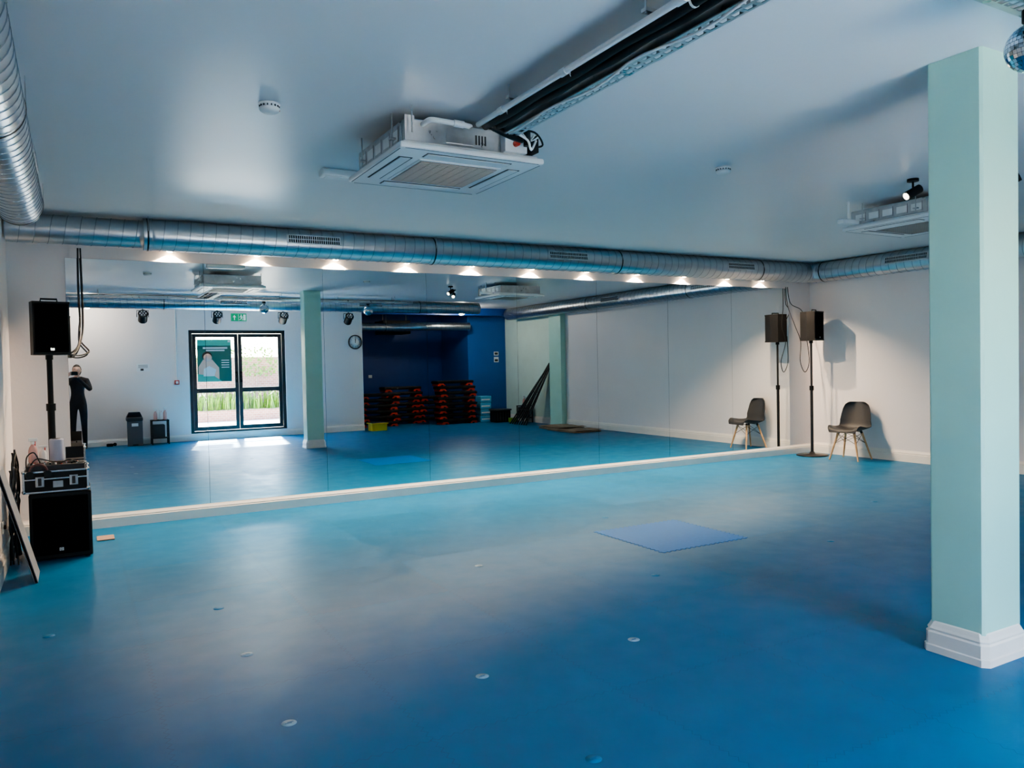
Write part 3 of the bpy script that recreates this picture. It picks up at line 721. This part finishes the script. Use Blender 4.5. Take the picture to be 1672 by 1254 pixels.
b=B('wall_notice').box((1.12,YB+.001,1.50),(1.36,YB+.004,1.66),M_paper)
for i in range(4): b.box((1.15,YB+.004,1.63-i*.018),(1.33,YB+.0045,1.637-i*.018),M_grey)
b.box((1.19,YB+.004,1.515),(1.25,YB+.0045,1.56),M_ink);b.done()
b=B('fire_alarm_call_point').box((1.83,YB+.001,1.21),(1.92,YB+.05,1.30),M_red,.005).box((1.85,YB+.05,1.23),(1.90,YB+.052,1.28),M_paper)
b.cyl((1.875,YB+.012,1.30),(1.875,YB+.012,ZC-.002),.01,M_white,seg=10);b.done()
b=B('waste_bin');x,y=1.03,-.62
b.prism([(x-.13,y-.14,.002),(x+.13,y-.14,.002),(x+.14,y+.14,.002),(x-.14,y+.14,.002)],(0,0,.50),M_grey)
b.box((x-.15,y-.15,.50),(x+.15,y+.15,.58),M_shell,.02);b.prism([(x-.145,y-.14,.58),(x+.145,y-.14,.58),(x+.10,y-.06,.68),(x-.10,y-.06,.68)],(0,.16,0),M_shell)
b.box((x-.05,y+.135,.02),(x+.05,y+.17,.04),M_black,.004);b.box((x-.06,y+.141,.40),(x+.06,y+.143,.46),M_paper)
b.done()
def side_table(x,y,w=.34,d=.3,h=.48):
    b=B('side_table')
    for a in(-1,1):
        for c in(-1,1): b.box((x+a*(w/2-.015)-.012,y+c*(d/2-.015)-.012,.001),(x+a*(w/2-.015)+.012,y+c*(d/2-.015)+.012,h),M_blackm)
    b.box((x-w/2,y-d/2,h),(x+w/2,y+d/2,h+.02),M_black,.004);b.box((x-w/2+.01,y-d/2+.01,.12),(x+w/2-.01,y+d/2-.01,.135),M_black)
    b.box((x-w/2+.03,y-d/2+.02,.135),(x+w/2-.08,y+d/2-.04,.40),M_dark,.01)
    b.done()
side_table(1.50,-.66)
spray('spray_bottle',1.42,-.62,.501,M_pink,.24,.035);spray('spray_bottle',1.52,-.66,.501,M_white,.22,.035);spray('spray_bottle',1.60,-.60,.501,M_pink,.26,.035)
b=B('small_speaker').box((.52,-.80,.001),(.64,-.70,.06),M_black,.015).sphere((.67,-.75,.04),.035,M_black,seg=16);b.done()
def par(x,y,z):
    b=B('stage_light')
    Mx=T((x,y,z))@Rx(35)
    b.cyl((0,-.10,0),(0,.10,0),.085,M_black,M=Mx,seg=28);b.cyl((0,.10,0),(0,.12,0),.095,M_black,M=Mx,seg=28)
    b.cyl((0,.12,0),(0,.122,0),.08,M_shell,M=Mx,seg=28)
    for i in range(7):
        a=i*math.pi/3; rr=.05 if i<6 else 0
        b.sphere((rr*math.cos(a),.12,rr*math.sin(a)),.016,M_alu,seg=10,M=Mx)
    b.tube([(x-.105,y,z),(x-.105,y,z+.13),(x+.105,y,z+.13),(x+.105,y,z)],.008,M_black,seg=6)
    b.cyl((x,y,z+.13),(x,y,ZC-.088),.01,M_black,seg=8);b.box((x-.03,y-.03,ZC-.11),(x+.03,y+.03,ZC-.086),M_black,.004)
    return b.done()
b=B('lighting_bar').cyl((.2,-.25,ZC-.06),(6.2,-.25,ZC-.06),.024,M_blackm,seg=16)
for x in(.6,2.6,4.4,6.0): b.cyl((x,-.25,ZC-.06),(x,-.25,ZC-.001),.008,M_blackm,seg=8)
b.done()
for x in(1.22,2.62,3.97,5.42): par(x,-.25,2.58)
for (x,y,pw) in((.25,-.1,20),(8.3,-.35,30)):
    e=empty('ceiling_lamp',(x,y,ZC))
    B('disc').lathe([(0,-.001),(.14,-.001),(.14,-.03),(.12,-.045),(0,-.045)],M_white,(x,y,ZC)).lathe([(0,-.045),(.115,-.045),(.10,-.055),(0,-.058)],mat('lamp_diffuser',(1,1,1),.5,emit=(1,.85,.65),estr=4),(x,y,ZC)).done(e)
    light('lamp','POINT',(x,y,ZC-.14),pw,(1,.90,.76),e,shadow_soft_size=.08)
b=B('stacked_aerobic_steps')
def step(x,y,z,yaw,L=1.05,W=.36,k=0):
    Mx=T((x,y,z))@Rz(yaw)
    b.box((-L/2,-W/2,.055),(L/2,W/2,.125),M_black,.02,M=Mx)
    b.box((-L/2+.03,-W/2+.03,.125),(L/2-.03,W/2-.03,.13),M_shell,.004,M=Mx)
    for s in(-1,1):
        b.prism([(s*(L/2-.24),-W/2+.005,.0),(s*(L/2-.02),-W/2+.005,.0),(s*(L/2-.05),-W/2+.005,.062),(s*(L/2-.18),-W/2+.005,.062)],(0,W-.01,0),M_red,M=Mx)
        b.box((s*(L/2-.17),-W/2,.0),(s*(L/2-.11),W/2,.03),M_black,M=Mx)
for (x,y,n) in((6.62,-1.75,6),(7.40,-2.25,7),(8.42,-2.45,5),(8.50,-1.25,8)):
    for i in range(n): step(x+random.uniform(-.07,.07),y,.002+i*.14,random.uniform(-3,3))
b.done()
b=B('foam_blocks')
for i in range(4): b.box((9.20+.01*(i%2),-1.50,.002+i*.17),(9.52+.01*(i%2),-1.2,.165+i*.17),M_lblue,.015);b.box((9.23,-1.198,.06+i*.17),(9.48,-1.196,.09+i*.17),M_paper)
b.done()
b=B('yellow_tub');
b.prism([(5.99,-.75,.002),(6.35,-.75,.002),(6.35,-.45,.002),(5.99,-.45,.002)],(0,0,.16),M_yel);b.box((5.96,-.78,.16),(6.38,-.42,.185),M_yel,.006);b.box((5.985,-.755,.186),(6.355,-.445,.19),M_dark);b.done()
b=B('wall_sign').box((9.84,PY+.001,1.74),(9.98,PY+.006,1.84),M_paper).box((9.84,PY+.001,1.56),(9.98,PY+.006,1.70),M_paper)
b.box((9.86,PY+.006,1.76),(9.96,PY+.007,1.82),M_ink).box((9.86,PY+.006,1.58),(9.96,PY+.007,1.64),M_ink);b.done()
b=B('storage_crate')
x,y=9.62,-.90
b.box((x-.22,y-.17,.002),(x+.22,y+.17,.30),M_black,.02);b.box((x-.24,y-.19,.30),(x+.24,y+.19,.34),M_shell,.012)
for i in range(5): b.box((x-.18+i*.08,y+.17,.04),(x-.16+i*.08,y+.178,.27),M_shell)
b.done()
B('green_tub').box((9.70,-.62,.002),(9.88,-.48,.12),mat('green_plastic',(.25,.45,.05),.4),.01).done()
side_table(9.98,-.25,.32,.3,.42)
spray('spray_bottle',9.93,-.2,.442,M_pink,.24,.035);spray('spray_bottle',10.03,-.28,.442,M_white,.2,.035)
b=B('leaning_barres')
for i in range(11):
    yb_=.28+i*.045;xb=9.50+.02*(i%3)
    b.cyl((xb,yb_-.15-(10-i)*.03,.001),(XR-.02,.62+.012*i,1.45+.02*(i%4)),.017,M_blackm,seg=8)
for k in(.25,.55,.8):
    b.cyl((9.50+k*.68,-.17+k*.79,k*1.45),(9.50+k*.68,.58+k*.16,k*1.45),.012,M_blackm,seg=8)
b.done()
b=B('folded_floor_cloth')
def cl(x0,y0,x1,y1,z,k):
    def f(u,v):
        x=x0+(x1-x0)*u;y=y0+(y1-y0)*v
        return (x+.05*noise.noise(Vector((v*4,k,0))),y+.04*noise.noise(Vector((u*4,k,3))),z+.02+.02*noise.noise(Vector((x*5,y*5,k))))
    b.grid(f,24,24,M_brown)
    b.box((x0+.05,y0+.05,.001),(x1-.05,y1-.05,z),M_brown,.005)
cl(9.15,2.0,9.95,3.2,.025,1);cl(9.25,1.5,10.0,2.5,.05,5)
b.done(recalc=False)
b=B('ventilation_unit').box((7.0,-2.95,2.35),(7.75,-2.3,2.70),M_black,.01)
b.box((7.05,-2.295,2.42),(7.70,-2.29,2.62),M_dark)
for x in(7.05,7.7): b.cyl((x,-2.5,2.7),(x,-2.5,ZC-.001),.008,M_galv,seg=8)
b.done()
b=B('light_switch').box((6.9,RYB+.001,1.2),(7.0,RYB+.012,1.28),M_white,.003);b.done()

# ------------------------------------------------------------------ exterior
KEEP[0]=False
B('paving').box((-6,-14,-.1),(RX-.2,YB-.25,-.02),M_pave).box((-6,-14,-.1),(14,RYB-.2,-.021),M_pave).done()
B('garden_wall').box((-6,-9.4,-.02),(14,-9.1,1.9),M_brick).done()
KEEP[0]=True
b=B('planting_bed').box((-3,-8.3,-.019),(9,-7.3,.28),M_brick)
b.box((-2.9,-8.2,.28),(8.9,-7.4,.30),M_brown)
for i in range(1300):
    x=random.uniform(-.5,8.5);y=random.uniform(-8.15,-7.45);h=random.uniform(.35,.80);a=random.uniform(0,6.28);l=random.uniform(.08,.35)
    d=Vector((math.cos(a),math.sin(a),0));w=d.cross(Vector((0,0,1)))*.014
    p0=Vector((x,y,.29));p1=p0+d*l*.35+Vector((0,0,h*.7));p2=p0+d*l+Vector((0,0,h*.85))
    b.add([p0-w,p0+w,p1+w,p1-w,p2],[[0,1,2,3],[3,2,4]],M_leaf)
for i in range(1400):
    x=random.uniform(-.5,8.5);z=random.uniform(1.3,2.2);y=-8.9+random.uniform(-.1,.15);s=.05
    if noise.noise(Vector((x*.9,z*1.5,0)))<.0: continue
    a=random.uniform(0,6.28);u=Vector((math.cos(a),.3,math.sin(a)))*s;v=Vector((-math.sin(a),.2,math.cos(a)))*s*.6;c=Vector((x,y,z))
    b.add([c-u,c-v,c+u,c+v],[[0,1,2,3]],M_leaf)
for i in range(12): b.cyl((-.2+i*.75,-8.85,.29),(-.1+i*.75,-8.9,2.1),.012,M_brown,seg=6)
b.box((-3,-9.05,-.019),(9,-8.3,.28),M_brown)
b.done(recalc=False)

# ------------------------------------------------------------------ photographer
pe=empty('photographer',(0,0,0))
PH=Rz(-29.42)      # phone and hands follow the lens direction
BX,BY=.045,-.40    # body stands upright behind the phone, facing the mirror
PM=T((BX,BY,0))@Rz(4)
def skin(name,verts,edges,rad,sub=2):
    me=bpy.data.meshes.new(name);me.from_pydata(verts,edges,[]);o=bpy.data.objects.new(name,me);scene.collection.objects.link(o)
    md=o.modifiers.new('s','SKIN');sb=o.modifiers.new('u','SUBSURF');sb.levels=sub;sb.render_levels=sub
    for i,v in enumerate(me.skin_vertices[0].data):
        r=rad[i];v.radius=(r,r) if not isinstance(r,tuple) else r
        v.use_root=(i==0)
    bpy.context.view_layer.update()
    dg=bpy.context.evaluated_depsgraph_get();m2=bpy.data.meshes.new_from_object(o.evaluated_get(dg))
    bpy.data.objects.remove(o);return m2
inv=PM.inverted()
wr=inv@(PH@Vector((.088,-.055,1.452)));wl=inv@(PH@Vector((-.088,-.055,1.452)))
fr=inv@(PH@Vector((.105,-.10,1.400)));fl=inv@(PH@Vector((-.105,-.10,1.400)))
V=[(0,0,.93),(0,0,1.08),(0,.005,1.22),(0,-.005,1.34),(0,.01,1.42),(0,.03,1.47),
   (.16,0,1.345),(.225,.10,1.16),tuple(fr),tuple(wr),
   (-.16,0,1.345),(-.225,.12,1.16),tuple(fl),tuple(wl),
   (.085,0,.86),(.095,.01,.48),(.10,-.02,.09),(.105,.12,.035),
   (-.085,0,.86),(-.095,.01,.48),(-.10,-.02,.09),(-.105,.12,.035)]
E=[(0,1),(1,2),(2,3),(3,4),(4,5),(3,6),(6,7),(7,8),(8,9),(3,10),(10,11),(11,12),(12,13),(0,14),(14,15),(15,16),(16,17),(0,18),(18,19),(19,20),(20,21)]
R=[(.14,.10),(.115,.09),(.13,.095),(.12,.085),(.05,.05),(.048,.05),.062,.045,.032,.024,.062,.045,.032,.024,.085,.058,.040,.036,.085,.058,.040,.036]
me=skin('body',V,E,R)
for mt in(M_cloth,M_skin,M_black): me.materials.append(mt)
for p in me.polygons:
    c=p.center;p.use_smooth=True
    if c.z>1.415 and abs(c.x)<.07 and c.y<.2:p.material_index=1
    elif (c-Vector(wr)).length<.045 or (c-Vector(wl)).length<.045:p.material_index=1
    elif c.z<.085:p.material_index=2
o=bpy.data.objects.new('body',me);scene.collection.objects.link(o);o.matrix_world=PM;o.parent=pe
hb=B('head',PM)
hc=Vector((0,.055,1.545))
def headf(u,v):
    th=u*2*math.pi;ph=-math.pi/2+v*math.pi
    x=math.cos(ph)*math.sin(th);y=math.cos(ph)*math.cos(th);z=math.sin(ph)
    sx=.072;sy=.092;sz=.108
    if z<0: sx*=1-.22*(-z)**1.5; 
    yy=y*sy; zz=z*sz; xx=x*sx
    if y>0:
        yy+=.020*math.exp(-((x/.16)**2+((z+.18)/.16)**2))
        yy+=.006*math.exp(-((x/.5)**2+((z-.17)/.08)**2))
        for s in(-1,1): yy-=.008*math.exp(-(((x-s*.38)/.16)**2+((z-.02)/.1)**2))
        yy+=.006*math.exp(-((x/.28)**2+((z+.48)/.07)**2))
        yy+=.008*math.exp(-((x/.3)**2+((z+.82)/.15)**2))
    return hc+Vector((xx,yy,zz))
hb.grid(headf,48,36,M_skin)
def hairf(u,v):
    th=u*2*math.pi;ph=-.9+v*(math.pi/2+.9)
    x=math.cos(ph)*math.sin(th);y=math.cos(ph)*math.cos(th);z=math.sin(ph)
    p=Vector((x*.080,y*.099-.006,z*.116+.003))
    if y>.25 and z<.62: p=Vector((x*.066,y*.07,z*.09))
    return hc+p
hb.grid(hairf,48,28,M_hair)
hb.sphere(hc+Vector((0,-.105,.03)),.035,M_hair,seg=16)
for s in(-1,1):
    hb.sphere(hc+Vector((s*.028,.073,.003)),.0115,M_paper,seg=14);hb.sphere(hc+Vector((s*.028,.0815,.002)),.0055,M_ink,seg=10)
    hb.sphere(hc+Vector((s*.072,-.002,-.008)),.03,M_skin,sc=(.3,.6,1),seg=14)
    hb.box(tuple(hc+Vector((s*.028-.014,.083,.021))),tuple(hc+Vector((s*.028+.014,.088,.026))),M_hair,.002)
hb.sphere(hc+Vector((0,.088,-.050)),.02,mat('lips',(.5,.2,.17),.4),sc=(1,.35,.28),seg=14)
hb.done(pe)
ph=B('phone',PH);ph.box((-.074,-.016,1.453),(.074,-.007,1.526),M_black,.004);ph.box((-.069,-.0165,1.458),(.069,-.016,1.521),mat('phone_screen',(.2,.25,.3),.2));ph.done(pe)
for s in(-1,1):
    hm=B('hand',PH)
    hm.sphere((s*.088,-.034,1.468),.03,M_skin,sc=(.55,.6,1.15),seg=18)
    fing=[[(s*.088,-.022,1.495),(s*.086,.0,1.51),(s*.070,.004,1.520),(s*.052,.002,1.524)],
          [(s*.089,-.022,1.483),(s*.092,-.0,1.49),(s*.080,.008,1.498),(s*.064,.004,1.500)],
          [(s*.089,-.024,1.468),(s*.092,-.002,1.472),(s*.081,.006,1.478),(s*.066,.003,1.480)],
          [(s*.087,-.026,1.455),(s*.088,-.006,1.456),(s*.079,.003,1.460),(s*.068,.002,1.462)],
          [(s*.086,-.036,1.455),(s*.076,-.038,1.470),(s*.066,-.030,1.482),(s*.058,-.024,1.490)]]
    for f in fing: hm.tube(f,[.0085,.008,.0075,.007],M_skin,seg=10,sub=4);hm.sphere(f[-1],.0068,M_skin,seg=10)
    hm.done(pe)

# ------------------------------------------------------------------ lights/world
w=bpy.data.worlds.new('World');scene.world=w;w.use_nodes=True;nt=w.node_tree
bg=nt.nodes['Background'];sk=nt.nodes.new('ShaderNodeTexSky');sk.sky_type='NISHITA';sk.sun_disc=False;sk.sun_elevation=math.radians(50);sk.sun_rotation=math.radians(180)
nt.links.new(sk.outputs[0],bg.inputs['Color']);bg.inputs['Strength'].default_value=2.2
S=light('sun','SUN',(3,-10,12),78,(1,.92,.82),angle=math.radians(3))
S.rotation_euler=Vector((.16,-1,1.0)).to_track_quat('Z','Y').to_euler()
P=light('door_daylight_portal','AREA',((DX0+DX1)/2,YB-.2,(DZ0+DZ1)/2),1,shape='RECTANGLE',size=DX1-DX0,size_y=DZ1-DZ0)
P.data.cycles.is_portal=True
P.rotation_euler=Vector((0,-1,0)).to_track_quat('Z','Y').to_euler()

# ------------------------------------------------------------------ camera
cam=bpy.data.cameras.new('camera');co=bpy.data.objects.new('camera',cam);scene.collection.objects.link(co);scene.camera=co
f=1265.8;yaw,pit,roll=map(math.radians,(29.42,1.45,1.176))
F=Vector((math.sin(yaw)*math.cos(pit),math.cos(yaw)*math.cos(pit),-math.sin(pit)));Rr=Vector((math.cos(yaw),-math.sin(yaw),0));U=Rr.cross(F)
R2=Rr*math.cos(roll)-U*math.sin(roll);U2=U*math.cos(roll)+Rr*math.sin(roll)
co.matrix_world=Matrix(((R2.x,U2.x,-F.x,0),(R2.y,U2.y,-F.y,0),(R2.z,U2.z,-F.z,H),(0,0,0,1)))
cam.sensor_width=36;cam.lens=36*f/1672;cam.clip_start=.02
scene.view_settings.view_transform='AgX'
try: scene.view_settings.look='AgX - Medium High Contrast'
except Exception: pass
scene.view_settings.exposure=1.0
